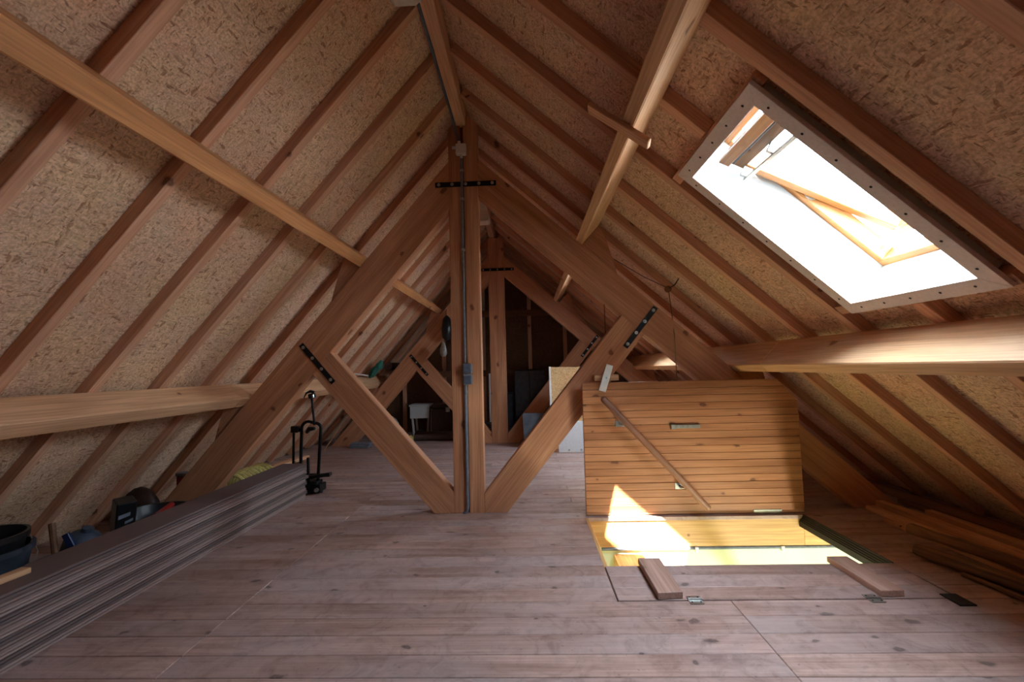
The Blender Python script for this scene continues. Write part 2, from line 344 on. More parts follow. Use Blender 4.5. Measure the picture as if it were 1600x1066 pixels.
# roof shell (outer) = the ceiling itself
shell = Geo()
for S, G, hol in ((SL, GL, []), (SR, GR, HOLES)):
    g = slabs(S, S.t_at_z(-0.35, G + 0.07), S.t_at_x(APX, G + 0.07) + 0.1, YF - 0.1, YB + 0.15, G + DR + 0.022, G + DR + 0.16, hol)
    shell.add(g.v, g.f)
ceiling = struct(shell.obj('ceiling', M_ROOF, frame=I4), 'pitched roof lined with strand board between red pine rafters')
for S, G, hol in ((SL, GL, []), (SR, GR, HOLES)):
    o0, o1 = G + DR, G + DR + 0.018
    sb, st = S.t_at_z(-0.02, o0), S.t_at_x(APX, o0)
    ys = [S0 + RW / 2 + PITCH * 3 * j for j in range(-4, 6)]
    ys = [YF] + [y for y in ys if YF + 0.2 < y < YB - 0.2] + [YB]
    for y0, y1 in zip(ys, ys[1:]):
        for a, b in ((sb, -0.955), (-0.955, st)):
            slabs(S, a + 0.001, b - 0.001, y0 + 0.001, y1 - 0.001, o0, o1, hol).obj('osb_panel', M_OSB, ceiling, frame_at(S.at((a + b) / 2, o0, (y0 + y1) / 2), (0, 1, 0), S.n))
    k = -12
    while S0 + PITCH * k < YB - 0.06:
        y = S0 + PITCH * k; k += 1
        if y < YF: continue
        sa, sz = S.t_at_z(0.0, G), S.t_at_x(-0.475 if S is SL else -0.405, G)
        segs = [(sa, sz)]
        for h in hol:
            if h[2] - 0.03 < y + RW and h[3] + 0.03 > y:
                segs = [(sa, h[0] - 0.055), (h[1] + 0.055, sz)]
        for a, b in segs:
            mid = S.at((a + b) / 2, G + DR / 2, y + RW / 2)
            g = Geo().hexa([S.at(a, G, y), S.at(b, G, y), S.at(b, G, y + RW), S.at(a, G, y + RW), S.at(a, G + DR, y), S.at(b, G + DR, y), S.at(b, G + DR, y + RW), S.at(a, G + DR, y + RW)])
            g.obj('rafter', M_RAFT, ceiling, frame_at(mid, S.u, S.n), bevel=0.002)
    for h in hol:                            # trimmers that carry the cut rafter
        for s in (h[0] - 0.028, h[1] + 0.028):
            g = Geo().hexa([S.at(s + a, o, y) for o in (G + 0.004, G + DR) for a, y in ((-0.024, h[2] - 0.05), (0.024, h[2] - 0.05), (0.024, h[3] + 0.13), (-0.024, h[3] + 0.13))])
            g.obj('rafter', M_RAFT, ceiling, frame_at(S.at(s, G, (h[2] + h[3]) / 2), (0, 1, 0), S.n), bevel=0.002)

# ------------------------------------------------------------------ floor with the hatch opening
HX0, HX1, HY0, HY1 = 0.355, 1.765, 1.975, 3.055
fg = Geo()
for a, b, c, d in ((-3.4, HX0, YF, YB), (HX1, 3.4, YF, YB), (HX0, HX1, YF, HY0), (HX0, HX1, HY1, YB)):
    fg.box(a, b, c, d, -0.07, -0.0245)
floor = struct(fg.obj('floor', M_OLD, frame=I4), 'floor of worn reddish pine boards')
BW = 0.1165
row = 0; y = HY0 - BW * 53
while y < YB - 0.01:
    y1 = min(y + BW, YB)
    joints = [-3.0, -1.262, 0.828, 3.0] if row % 9 < 7 or y < 3.4 else [-3.0, -0.2, 3.0]
    if y > 3.3: joints = [-3.0, [-1.262, -0.4, -1.9][row % 3], [0.828, 1.6, 0.3][row % 3], 3.0]
    if y1 > YF:
        for a, b in zip(joints, joints[1:]):
            spans = [(a, b)]
            if y + 0.01 > HY0 - 0.001 and y1 - 0.01 < HY1 + 0.05:
                spans = [(p, q) for p, q in ((a, min(b, HX0)), (max(a, HX1), b)) if q - p > 0.03]
            for p, q in spans:
                yy = min(y1, YB)
                box('board', p + 0.0007, q - 0.0007, max(y, YF) + 0.0012, yy - 0.0012, -0.024, random.uniform(-0.0006, 0.0), M_FLOOR, floor, bevel=0.0022)
    y = y1; row += 1
rows_in_hole = (HY1 - HY0) / BW

# ------------------------------------------------------------------ gable walls
def gable(name, y0, y1, face):
    lo = SL.t_at_z(-0.2, GL + 0.06); ro = SR.t_at_z(-0.2, GR + 0.06)
    top = SL.xz(SL.t_at_x(APX, GL + 0.06), GL + 0.06)
    w = struct(Geo().prism([SL.xz(lo, GL + 0.06), SR.xz(ro, GR + 0.06), top], y0, y1).obj(name, M_ROOF, frame=I4))
    def edge(x, z_min=0.0):
        s, g = (SL, GL) if x < APX else (SR, GR)
        return s.at(s.t_at_x(x, g + DR), g + DR).z - 0.005
    yf, yb2 = (y0 - 0.018, y0) if face < 0 else (y1, y1 + 0.018)
    xs = [-2.9, -1.67, APX, 0.82, 2.07, 2.85]
    for a, b in zip(xs, xs[1:]):
        poly = [(a + 0.001, 0.001), (b - 0.001, 0.001), (b - 0.001, edge(b) if b < 2.8 else edge(2.849)), (a + 0.001, edge(a))]
        poly = [p for i, p in enumerate(poly) if i < 2 or p[1] > 0.01]
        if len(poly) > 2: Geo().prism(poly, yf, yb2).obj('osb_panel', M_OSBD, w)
    ys = (y0 - 0.07, y0 - 0.0185) if face < 0 else (y1 + 0.0185, y1 + 0.07)
    for x in (-2.0, -1.35, -0.7, 0.05, 0.62, 1.3, 2.0):
        box('stud', x - 0.03, x + 0.03, ys[0], ys[1], 0.0, edge(x) - 0.06, M_RAFT, w, grain='z')
    yr = (ys[0] - 0.03, ys[0]) if face < 0 else (ys[1], ys[1] + 0.03)
    for z, x0, x1 in ((0.92, -2.1, 1.8), (1.88, -1.25, 0.7)):
        box('rail', x0, x1, yr[0], yr[1], z - 0.05, z + 0.05, M_OLD, w)
    return w
gable('wall_back', YB, YB + 0.1, -1)
gable('wall_front', YF - 0.1, YF, 1)  # out of view; its boards are dark to cut bounce light onto the rafters

# ------------------------------------------------------------------ skylights
def skylight(idx, ya, yb, tilt):
    ym, sm = (ya + yb) / 2, (HS0 + HS1) / 2; S = SR
    w = holder('window_%d' % idx)
    P = lambda s, o, y: S.at(s, GR + o, y)
    def hx(name, mat, s0, s1, o0, o1, y0, y1, parent=w, grain='y', bevel=0.002):
        g = Geo().hexa([P(s, o, y) for o in (o0, o1) for s, y in ((s0, y0), (s1, y0), (s1, y1), (s0, y1))])
        return g.obj(name, mat, parent, frame_at(P((s0 + s1) / 2, (o0 + o1) / 2, (y0 + y1) / 2), (0, 1, 0) if grain == 'y' else S.u, S.n), bevel=bevel)
    C, T = 0.055, 0.016
    ring_o = [(HS1 + C, ya - C), (HS1 + C, yb + C), (HS0 - C, yb + C), (HS0 - C, ya - C)]
    ring_i = [(HS1 - .004, ya + .004), (HS1 - .004, yb - .004), (HS0 + .004, yb - .004), (HS0 + .004, ya + .004)]
    for i in range(4):                        # mitred casing boards with screws
        j = (i + 1) % 4
        q = [ring_o[i], ring_o[j], ring_i[j], ring_i[i]]
        sh = 0.0008
        g = Geo().hexa([P(s, o, y) for o in (-T, 0.0) for s, y in q])
        mid = (sum(a[0] for a in q) / 4, sum(a[1] for a in q) / 4)
        cb = g.obj('casing_board', M_CASE, w, frame_at(P(mid[0], 0, mid[1]), (0, 1, 0) if i % 2 == 0 else S.u, S.n), bevel=0.0012)
        n = 5 if i % 2 == 0 else 7
        for k in range(n):
            f = (k + 0.5) / n
            s = (q[0][0] + q[3][0]) / 2 * (1 - f) + (q[1][0] + q[2][0]) / 2 * f; y = (q[0][1] + q[3][1]) / 2 * (1 - f) + (q[1][1] + q[2][1]) / 2 * f
            Geo().lathe([(0.0045, 0), (0.0045, 0.0012)], M=frame_at(P(s, -T, y), (0, 1, 0), S.n), n=8).obj('screw', M_IRON, cb)
    # lining of the shaft
    for s0, s1 in ((HS0 - LIN, HS0), (HS1, HS1 + LIN)): hx('lining_board', M_SHAFT, s0, s1, 0.0, 0.2, ya - LIN, yb + LIN, bevel=0)
    for y0, y1 in ((ya - LIN, ya), (yb, yb + LIN)): hx('lining_board', M_SHAFT, HS0, HS1, 0.0, 0.2, y0, y1, bevel=0)
    # fixed frame
    e = 0.03
    for s0, s1 in ((HS0 - LIN, HS0 + e), (HS1 - e, HS1 + LIN)): hx('frame_rail', M_SASH, s0, s1, 0.2, 0.275, ya - LIN, yb + LIN)
    for y0, y1 in ((ya - LIN, ya + e), (yb - e, yb + LIN)): hx('frame_rail', M_SASH, HS0 + e, HS1 - e, 0.2, 0.275, y0, y1, grain='s')
    # outer flashing, keeps the roof closed round the frame
    for s0, s1 in ((HS0 - .09, HS0 - LIN), (HS1 + LIN, HS1 + .09)): hx('flashing', M_GREY, s0, s1, 0.18, 0.28, ya - .09, yb + .09, bevel=0)
    for y0, y1 in ((ya - .09, ya - LIN), (yb + LIN, yb + .09)): hx('flashing', M_GREY, HS0 - LIN, HS1 + LIN, 0.18, 0.28, y0, y1, bevel=0)
    # pivoting sash: rotated about the horizontal axis through its middle
    c = P(sm, 0.245, ym); t = math.radians(tilt)
    us = S.u * math.cos(t) + S.n * math.sin(t); ns = -S.n * math.cos(t) + S.u * math.sin(t)   # up / outward of the sash
    HL, HW = (HS1 - HS0) / 2 - e - 0.004, (yb - ya) / 2 - e - 0.004
    Q = lambda s, o, y: c + us * s + ns * o + Vector((0, y, 0))
    def sx(name, mat, s0, s1, o0, o1, y0, y1, parent, along, bevel=0.002):
        g = Geo().hexa([Q(s, o, y) for o in (o0, o1) for s, y in ((s0, y0), (s1, y0), (s1, y1), (s0, y1))])
        return g.obj(name, mat, parent, frame_at(Q((s0 + s1) / 2, (o0 + o1) / 2, (y0 + y1) / 2), (0, 1, 0) if along == 'y' else us, -ns), bevel=bevel)
    pane = sx('glass_pane', M_GLASS, -HL + .02, HL - .02, 0.004, 0.010, -HW + .02, HW - .02, w, 'y', 0)
    for s0, s1, m in ((-HL, -HL + .045, M_SASH), (HL - .09, HL, M_PEEL)): sx('sash_rail', m, s0, s1, -0.028, 0.03, -HW, HW, w, 'y')
    for y0, y1 in ((-HW, -HW + .04), (HW - .04, HW)): sx('sash_stile', M_SASH, -HL + .045, HL - .09, -0.028, 0.03, y0, y1, w, 's')
    vf = sx('ventilation_flap', M_SASH, HL - .03, HL + .016, -0.05, -0.028, -HW + .01, HW - .01, w, 'y')
    sx('black_grille', M_BLACK, HL - .045, HL - .032, -0.034, -0.0285, -HW + .07, HW - .01, vf, 'y')
    g = Geo(); g.bar(Q(HL - .115, -0.075, -HW + .01), Q(HL - .115, -0.075, HW - .01), 0.016, 0.012, ns)
    hb = g.obj('control_bar', M_ALU, w, bevel=0.002)
    for y in (-HW + .015, 0.0, HW - .03): sx('bar_bracket', M_ALU, HL - .122, HL - .085, -0.07, -0.0285, y, y + .015, hb, 's', 0.001)
    for sg in (-1, 1):
        M = frame_at(P(sm, 0.235, ym + sg * (HW + .017)), S.u, Vector((0, sg, 0)))
        Geo().lathe([(0.03, -0.016), (0.03, 0.012), (0.012, 0.02)], M=M, n=14).obj('pivot_hinge', M_STEEL, w)
    g = Geo(); g.bar(Q(-HL + .05, -0.03, HW - .05), P(HS0 + .06, 0.22, yb - .02), 0.012, 0.006)
    g.obj('stay', M_STEEL, w)
    # daylight portal in the opening, so that the sky is sampled through it
    ld = bpy.data.lights.new('sky_portal', 'AREA'); ld.shape = 'RECTANGLE'; ld.size = HS1 - HS0 + .3; ld.size_y = yb - ya + .3; ld.cycles.is_portal = True
    lo = bpy.data.objects.new('sky_portal', ld); COL.objects.link(lo)
    m = frame_at(P(sm, 0.5, ym), S.u, -S.n); lo.matrix_basis = m
    return w
struct(skylight(1, *WINDOWS[0], 16), 'open pivot roof window with grey casing on the right slope')
struct(skylight(2, *WINDOWS[1], 0), 'roof window half hidden behind the near truss')

# ------------------------------------------------------------------ trusses
def isect(p, d, q, e):                        # 2-D line intersection
    k = d[0] * e[1] - d[1] * e[0]; t = ((q[0] - p[0]) * e[1] - (q[1] - p[1]) * e[0]) / k
    return (p[0] + d[0] * t, p[1] + d[1] * t)
def truss(yf, dx, label, split=True):
    T = thing('roof_truss', label, 'truss', (-0.43 + dx, yf + 0.05, 0))
    y0, y1 = yf, yf + 0.10
    sh = lambda poly: [(x + dx, z) for x, z in poly]
    PXL, PXA, PXB, PXR = -0.535, -0.448, -0.425, -0.322
    # king post of two planks either side of a recess for the conduit
    zl = lambda x: SL.at(SL.t_at_x(x, GL), GL).z - .004; zr = lambda x: SR.at(SR.t_at_x(x, GR), GR).z - .004
    rb = 2.775
    if not split: member('king_post', sh([(PXL, 0), (PXR, 0), (PXR, zr(PXR)), (-0.402, zr(-0.402)), (-0.402, rb), (-0.478, rb), (-0.478, zl(-0.478)), (PXL, zl(PXL))]), y0, y1, (0, 1), M_TRUSS, T)
    for poly in () if not split else ([(PXL, 0), (PXA, 0), (PXA, rb), (-0.478, rb), (-0.478, zl(-0.478)), (PXL, zl(PXL))], [(PXB, 0), (PXR, 0), (PXR, zr(PXR)), (-0.402, zr(-0.402)), (-0.402, rb), (PXB, rb)]):
        o = member('king_post_plank', sh(poly), y0, y1, (0, 1), M_TRUSS, T)
    if split: box('spacer', PXA + dx, PXB + dx, y0 + 0.03, y1, 0, rb, M_OLD, T, grain='z', bevel=0)
    # blades
    WL, WR = 0.235, 0.205
    for S, wd, px in ((SL, WL, PXL), (SR, WR, PXR)):
        poly = [S.xz(S.t_at_z(0, 0), 0), S.xz(S.t_at_x(px, 0), 0), S.xz(S.t_at_x(px, -wd), -wd), S.xz(S.t_at_z(0, -wd), -wd)]
        member('truss_blade', sh(poly), y0, y1, (S.u.x, S.u.z), M_TRUSS, T)
    # struts
    for S, wd, A, d, sw, px in ((SL, WL, (PXL, 0.141), (-0.657, 0.754), 0.198, PXL), (SR, WR, (PXR, 0.13), (0.632, 0.775), 0.205, PXR)):
        ip = S.xz(0, -wd); iu = (S.u.x, S.u.z)
        nn = (d[1] * (1 if d[0] < 0 else -1), -d[0] * (1 if d[0] < 0 else -1)); nn = (-abs(nn[0]) if d[0] < 0 else abs(nn[0]), -abs(nn[1]))
        B = (A[0] + nn[0] * sw, A[1] + nn[1] * sw)
        poly = [A, isect(A, d, ip, iu), isect(B, d, ip, iu), isect(B, d, (0, 0), (1, 0)), (px, 0)]
        member('truss_strut', sh(poly), y0 + .002, y1 - .002, d, M_TRUSS, T)
    # cleats under the purlins
    for S, s, h in ((SL, -2.292, GL), (SL, -0.99, GL), (SR, -2.385, GR), (SR, -0.993, GR)):
        member('cleat', sh([S.xz(s, 0.001), S.xz(s, h - .008), S.xz(s - .10, h - .05), S.xz(s - .33, 0.001)]), y0 + .015, y1 - .01, (S.u.x, S.u.z), M_TRUSS, T)
    # iron plates with bolts
    for a, b, nb in (((-0.632, 2.334), (-0.190, 2.335), 5), ((-1.618, 1.203), (-1.383, 0.925), 4), ((0.911, 1.398), (0.688, 1.123), 4)):
        a, b = Vector((a[0] + dx, y0 - .004, a[1])), Vector((b[0] + dx, y0 - .004, b[1]))
        pl = beam('iron_plate', a, b, 0.007, 0.036, M_IRON, T, z=(0, 0, 1) if nb == 5 else None, bevel=0.001)
        for k in range(nb):
            p = a.lerp(b, (k + 0.28) / (nb - 0.44)); p.y = y0 - .0075
            Geo().lathe([(0.0125, 0), (0.0125, 0.003), (0.009, 0.0032), (0.009, 0.010), (0.004, 0.012)], M=frame_at(p, (1, 0, 0), (0, -1, 0)), n=10).obj('bolt', M_STEEL, pl)
    return T
truss(D1, 0.0, 'near timber king-post roof truss standing behind the open hatch door')
truss(D2, T2DX, 'far timber king-post roof truss in front of the dark gable wall', False)

# ------------------------------------------------------------------ purlins and ridge
def purlin(S, s0, s1, depth, y0, y1, label, mat=None, group='purlins along the roof'):
    g = Geo().hexa([S.at(s, o, y) for o in (0.002, depth - 0.001) for s, y in ((s0, y0), (s1, y0), (s1, y1), (s0, y1))])
    o = g.obj('purlin', mat or M_PINE, None, frame_at(S.at((s0 + s1) / 2, depth / 2, (y0 + y1) / 2), (0, 1, 0), S.n), bevel=0.005)
    return tag(o, label, 'beam', group)
EN = YB - 0.075
purlin(SL, -2.29, -2.205, GL, YF + .075, 3.07, 'broad pale pine purlin low on the left slope in front of the near truss')
purlin(SL, -2.29, -2.205, GL, 3.074, EN, 'low left pine purlin running from the near truss to the far gable')
purlin(SL, -0.985, -0.91, GL, YF + .075, D1 + .05, 'orange pine purlin halfway up the left slope, nearest piece', M_MID)
purlin(SL, -0.985, -0.91, GL, D1 + .052, EN, 'thin pine purlin halfway up the left slope beyond the near truss', M_MID)
purlin(SR, -2.383, -2.312, GR, YF + .075, 2.745, 'sunlit broad pine purlin low on the right slope below the skylight')
purlin(SR, -2.383, -2.312, GR, 2.749, EN, 'low right pine purlin passing behind the near truss')
purlin(SR, -0.990, -0.935, GR, YF + .075, D1 + .05, 'pale waney pine purlin halfway up the right slope with a board nailed across')
purlin(SR, -0.990, -0.935, GR, D1 + .052, EN, 'pale pine purlin halfway up the right slope beyond the near truss')
for y0, y1, lb in ((YF + .075, D1 + .05, 'ridge beam with grey conduit along it, above the near bay'), (D1 + .052, EN, 'ridge beam above the far bay beyond the near truss')):
    o = box('ridge_beam', -0.475, -0.405, y0, y1, 2.78, 2.925, M_RAFT, grain='y', bevel=0.003); tag(o, lb, 'beam', 'ridge beams')
o = beam('nailed_board', SR.at(-0.80, -0.011, 1.66), SR.at(-1.075, -0.011, 1.60), 0.05, 0.019, M_BATTEN, z=SR.n)
tag(o, 'short brown board nailed across the right middle purlin', 'board')

# ------------------------------------------------------------------ hatch: lining, stairwell, flap, door
tr = holder('trim_1', 'yellow pine lining boards round the hatch opening')
box('lining_board', HX0, HX1, HY1 - .02, HY1, -0.195, -0.001, M_LINING, tr)
box('lining_board', HX1 + .0005, 2.4, HY1 - .02, HY1, -0.195, -0.0705, M_LINING, tr)
box('lining_board', HX0, HX0 + .02, 2.31, HY1 - .02, -0.195, -0.002, M_LINING, tr, grain='y')
box('lining_board', HX0 + .02, HX1 - .02, HY0, HY0 + .02, -0.195, -0.03, M_LINING, tr)
ws = Geo()
ws.box(-1.2, 3.0, HY1 - .005, HY1 + .1, -2.6, -0.07)
ws.box(-1.3, -1.2, 0.3, HY1 + .1, -2.6, -0.07); ws.box(3.0, 3.1, 0.3, HY1 + .1, -2.6, -0.07); ws.box(-1.3, 3.1, 0.2, 0.3, -2.6, -0.07); ws.box(-1.3, 3.1, 0.2, HY1 + .1, -2.7, -2.6)
struct(ws.obj('wall_stairwell', M_WALLY, frame=I4), 'pale yellow plaster wall of the stairwell below the hatch')
cb = Geo().tube([(HX0 + .1, HY1 - .016, -0.207), (HX1 + .4, HY1 - .016, -0.207)], 0.010).obj('stairwell_pipe', M_PVC)
tag(cb, 'thin grey pipe along the stairwell wall below the yellow lining', 'pipe')
for x in (1.07, 1.62): box('clip', x - .01, x + .01, HY1 - .032, HY1 - .004, -0.23, -0.196, M_WHITE, cb)
o = box('stair_string', 0.53, 0.72, 2.0, 3.03, -0.46, -0.235, M_LINING, grain='y'); tag(o, 'pine stair string just below the hatch on its left side', 'stair')
o = beam('handrail_end', (1.40, 3.0, -0.50), (1.44, 2.2, -0.52), 0.06, 0.05, M_LINING); tag(o, 'short pine rail crossing the stairwell below the hatch', 'rail')
ld = bpy.data.lights.new('stairwell_fill', 'POINT'); ld.energy = 34; ld.shadow_soft_size = 0.12; ld.color = (0.95, 1.0, 0.92)  # unseen point light added to brighten the stairwell below the hatch
lo = bpy.data.objects.new('stairwell_fill', ld); COL.objects.link(lo); lo.location = (1.9, 1.2, -1.2)
seal = Geo()
for k in range(5): seal.box(HX1 - .008 - .006 * k, HX1 - .001 - .006 * k, 2.31, HY1 - .021, -0.075, 0.004 - .010 * k)
seal.box(HX1 - .03, HX1 - .001, HY0 + .002, 2.31, -.06, -.0265)  # added black strip stands in for the shade in the flap gap
o = seal.obj('seal_and_gap_shade', M_RUBBER, frame=frame_at((HX1, 2.7, -.02), (0, 1, 0)), bevel=0.003); tag(o, 'black rubber seal strip along the right edge of the hatch, with an added strip darkening the flap gap', 'seal')
o = box('metal_plate', 1.706, 1.772, 1.913, 2.005, 0.0005, 0.006, M_IRON, bevel=0.001); tag(o, 'small black plate on the floor at the flap corner', 'plate')

FL = thing('hatch_flap', 'narrow hinged floor flap in front of the hatch opening with two cross boards', 'flap', (1.05, 2.14, 0))
fy = [HY0 + .004 + k * 0.1095 for k in range(4)]
for a, b in zip(fy, fy[1:]): box('board', HX0 + .005, HX1 - .012, a + .0006, b - .0006, -0.024, 0.002, M_FLOOR, FL)
cbd = [Geo().hexa([(0.527, 1.978, z) if i == 0 else (0.634, 1.985, z) if i == 1 else (0.634, 2.325, z) if i == 2 else (0.527, 2.325, z) for z in (0.003, 0.032) for i in range(4)]),
       Geo().hexa([(1.452, 1.985, z) if i == 0 else (1.55, 1.985, z) if i == 1 else (1.55, 2.325, z) if i == 2 else (1.452, 2.325, z) for z in (0.003, 0.030) for i in range(4)])]
for g in cbd: g.obj('cross_board', M_CROSS, FL, frame_at(sum(g.v, Vector()) / 8, (0, 1, 0)), bevel=0.002)
for x in (0.68, 1.415):
    h = Geo(); h.box(x - .028, x + .028, HY0 + .004, HY0 + .03, 0.0022, 0.0045); h.box(x - .028, x + .028, HY0 - .03, HY0 - .002, 0.0005, 0.0035)
    h.tube([(x - .03, HY0 + .001, .006), (x + .03, HY0 + .001, .006)], 0.0045)
    ho = h.obj('hinge', M_STEEL, FL)
    for dx in (-.018, 0.018):
        for dy in (-.018, .02): Geo().lathe([(0.004, 0), (0.003, 0.0015)], (x + dx, HY0 + dy, 0.0045 if dy > 0 else 0.0036), 8).obj('screw', M_IRON, ho)

DY0, DY1 = 3.058, 3.088
DOOR = thing('hatch_door', 'open pine hatch door standing upright with a diagonal handrail', 'door', (1.08, DY1, 0.0))
zb, ztop, nst = 0.022, 0.883, 18
dz = (ztop - zb) / nst
def dx_right(z): return 1.79 if z < 0.735 else 1.79 - (z - 0.735) / (0.883 - 0.735) * 0.13
for k in range(nst):
    a, b = zb + dz * k, zb + dz * (k + 1)
    jog = random.uniform(-0.002, 0.002)
    poly = [(0.366, a + .0008), (dx_right(a), a + .0008), (dx_right(b), b - .0008), (0.366, b - .0008)]
    member('board', poly, DY0 + jog * .5, DY1, (1, 0), M_DOOR, DOOR, bevel=0.0022)
box('backing_panel', 0.37, 1.64, DY1 + .0005, DY1 + .012, 0.03, 0.87, M_BATTEN, DOOR)
box('bottom_rail', 0.366, 1.79, DY0 + .004, DY1, 0.004, 0.0215, M_BATTEN, DOOR)
pts = [Vector((0.487, 2.968, 0.785)), Vector((1.136, 2.968, 0.066))]
d = (pts[1] - pts[0]).normalized()
rl = Geo().tube([pts[0] - d * .006, pts[0], pts[0] + d * .01, pts[1] - d * .01, pts[1], pts[1] + d * .006], [0.012, 0.019, 0.021, 0.021, 0.019, 0.012], 12).obj('handrail', M_RAIL, DOOR, frame_at((pts[0] + pts[1]) / 2, d), smooth=True)
for f in (0.22, 0.80):
    p = pts[0].lerp(pts[1], f); q = p + Vector((-0.02, 0, -0.02))
    g = Geo().box(q.x - .03, q.x + .03, DY0 - .006, DY0 - .0005, q.z - .02, q.z + .02); g.tube([(q.x, DY0 - .004, q.z), (q.x, DY0 - .05, q.z), (p.x, p.y + .015, p.z - .012)], 0.009)
    g.obj('rail_bracket', M_STEEL, DOOR)
g = Geo().box(0.95, 1.138, DY0 - .016, DY0 - .001, 0.568, 0.592).box(0.944, 0.976, DY0 - .020, DY0 - .001, 0.564, 0.596)
g.obj('pull_handle', M_ALU, DOOR, bevel=0.002)
for x in (0.62, 1.55):
    g = Geo().box(x - .09, x + .09, DY0 - .004, DY0 - .0005, 0.002, 0.028); g.tube([(x - .09, DY0 - .006, .006), (x + .09, DY0 - .006, .006)], 0.004); g.obj('hinge', M_ALU, DOOR)
TB = thing('turn_button', 'white painted turn-button latch on a small wooden block holding the hatch door', 'latch', (0.545, 3.13, 0.915))
box('block', 0.458, 0.622, DY1 + .003, D1 - .001, 0.893, 0.935, M_PINE, TB)
btn = beam('button', (0.498, DY0 - .012, 0.826), (0.555, DY0 - .012, 1.002), 0.012, 0.048, M_WHITE, TB, z=(1, 0, -.3), bevel=0.002)
Geo().lathe([(0.006, 0), (0.005, .003)], M=frame_at((0.53, DY0 - .0185, 0.915), (1, 0, 0), (0, -1, 0)), n=8).obj('screw', M_STEEL, btn)

# ropes
pu = SR.at(-1.668, GR - .03, 3.236)
PL = thing('rope_pulley', 'brown pulley and cord hung from a right rafter above the hatch door', 'pulley', pu)
Geo().lathe([(0.008, -.012), (0.024, -.010), (0.018, 0), (0.024, .010), (0.008, .012)], M=frame_at(pu, (1, 0, 0), (0, 1, 0)), n=16).obj('wheel', M_OLD, PL, smooth=True)
Geo().tube([pu, pu + Vector((.03, -.06, .02)), pu + Vector((.045, -.1, .055))], 0.004, 6).obj('hook', M_IRON, PL)
Geo().tube([pu + Vector((0.005, 0, -.02)), Vector((1.03, 3.15, 1.2)), Vector((1.008, 3.075, 0.885))], 0.0035, 6).obj('cord', M_ROPE, PL)
Geo().tube([pu + Vector((-.01, 0, .012)), Vector((0.90, 3.39, 1.66)), SR.at(-1.232, GR - .002, 3.585)], 0.0025, 6).obj('cord', M_IRON, PL)
o = Geo().tube([SR.at(-1.16, GR - .002, 3.6), Vector((0.63, 3.6, 1.54)), Vector((0.632, 3.6, 1.12)), Vector((0.633, 3.6, 0.62))], [0.003, 0.004, 0.006, 0.006], 6).obj('hanging_rope', M_ROPE)
tag(o, 'straight rope hanging behind the near truss below the far skylight', 'rope')

# ------------------------------------------------------------------ electrics
CX = -0.4365
CD = thing('conduit', 'grey plastic conduit running down the near king post', 'conduit', (CX, D1 - .012, 0))
Geo().tube([(CX - .03, D1 - .006, 0.0), (CX - .006, D1 - .012, 0.018), (CX, D1 - .013, 0.05), (CX, D1 - .013, 0.887)], 0.0115, 10).obj('pipe', M_PVC, CD, smooth=True)
Geo().tube([(CX, D1 - .013, 1.041), (CX, D1 - .013, 2.545)], 0.0095, 10).obj('pipe', M_PVC, CD, smooth=True)
for z in (0.835, 1.85, 2.22, 2.43): Geo().lathe([(.0145, -.008), (.0145, .008)], (CX, D1 - .013, z), 10).obj('clip', M_PVC if z < 1 else M_STEEL, CD)
SW = thing('light_switch', 'double blue-grey switch box at mid height on the near king post', 'switch', (-0.42, D1 - .02, 0.965))
for z0 in (0.890, 0.966):
    h = box('housing', -0.452, -0.386, D1 - .050, D1 - .001, z0, z0 + .071, M_PVC, SW, bevel=0.008)
    box('rocker', -0.446, -0.392, D1 - .056, D1 - .0505, z0 + .008, z0 + .062, M_PVCB, h, bevel=0.004)
JB = thing('junction_box', 'square brown-grey junction box high on the near king post', 'box', (-0.436, D1 - .02, 2.58))
jb = box('housing', -0.474, -0.398, D1 - .045, D1 - .001, 2.543, 2.621, M_CASE, JB, bevel=0.006)
for a, b in (((-0.474, 2.6), (-0.50, 2.6)), ((-0.436, 2.543), (-0.436, 2.52)), ((-0.45, 2.621), (-0.45, 2.645))):
    Geo().tube([(a[0], D1 - .02, a[1]), (b[0], D1 - .02, b[1])], 0.011, 8).obj('gland', M_CASE, JB)
o = Geo().tube([(-0.45, D1 - .02, 2.64), (-0.47, D1 - .03, 2.70), (-0.485, 3.05, 2.787), (-0.485, 2.0, 2.787), (-0.485, -4.0, 2.787)], 0.008, 8).obj('ridge_conduit', M_PVCB, smooth=True)
tag(o, 'thin grey conduit along the left edge of the near ridge beam', 'conduit')
def lamp(x0, x1, y0, y1, z0, z1, label):
    L = thing('ceiling_lamp', label, 'lamp', ((x0 + x1) / 2, (y0 + y1) / 2, z1), 'ridge lamps')
    box('base', x0 + .012, x1 - .012, y0 + .012, y1 - .012, z1 - .02, z1, M_WHITE, L, bevel=0.006)
    box('diffuser', x0 + .006, x1 - .006, y0 + .006, y1 - .006, z0, z1 - .0205, M_CREAM, L, bevel=0.02)
    box('rim', x0, x1, y0, y1, z1 - .035, z1 - .026, M_WHITE, L, bevel=0.004)
lamp(-0.60, -0.452, 1.70, 2.02, 2.71, 2.778, 'white lamp under the ridge beam cut by the top of the photo')
Lp = thing('ceiling_lamp', 'cream wedge-shaped lamp on the far ridge beam behind the near king post', 'lamp', (-0.39, 4.25, 2.6), 'ridge lamps')
Geo().prism([(-0.47, 2.60), (-0.362, 2.60), (-0.322, 2.44), (-0.335, 2.412), (-0.47, 2.405)], 4.2, 4.34).obj('shade', M_CREAM, Lp, bevel=0.006)
box('base', -0.46, -0.375, 4.21, 4.33, 2.6005, 2.779, M_WHITE, Lp)

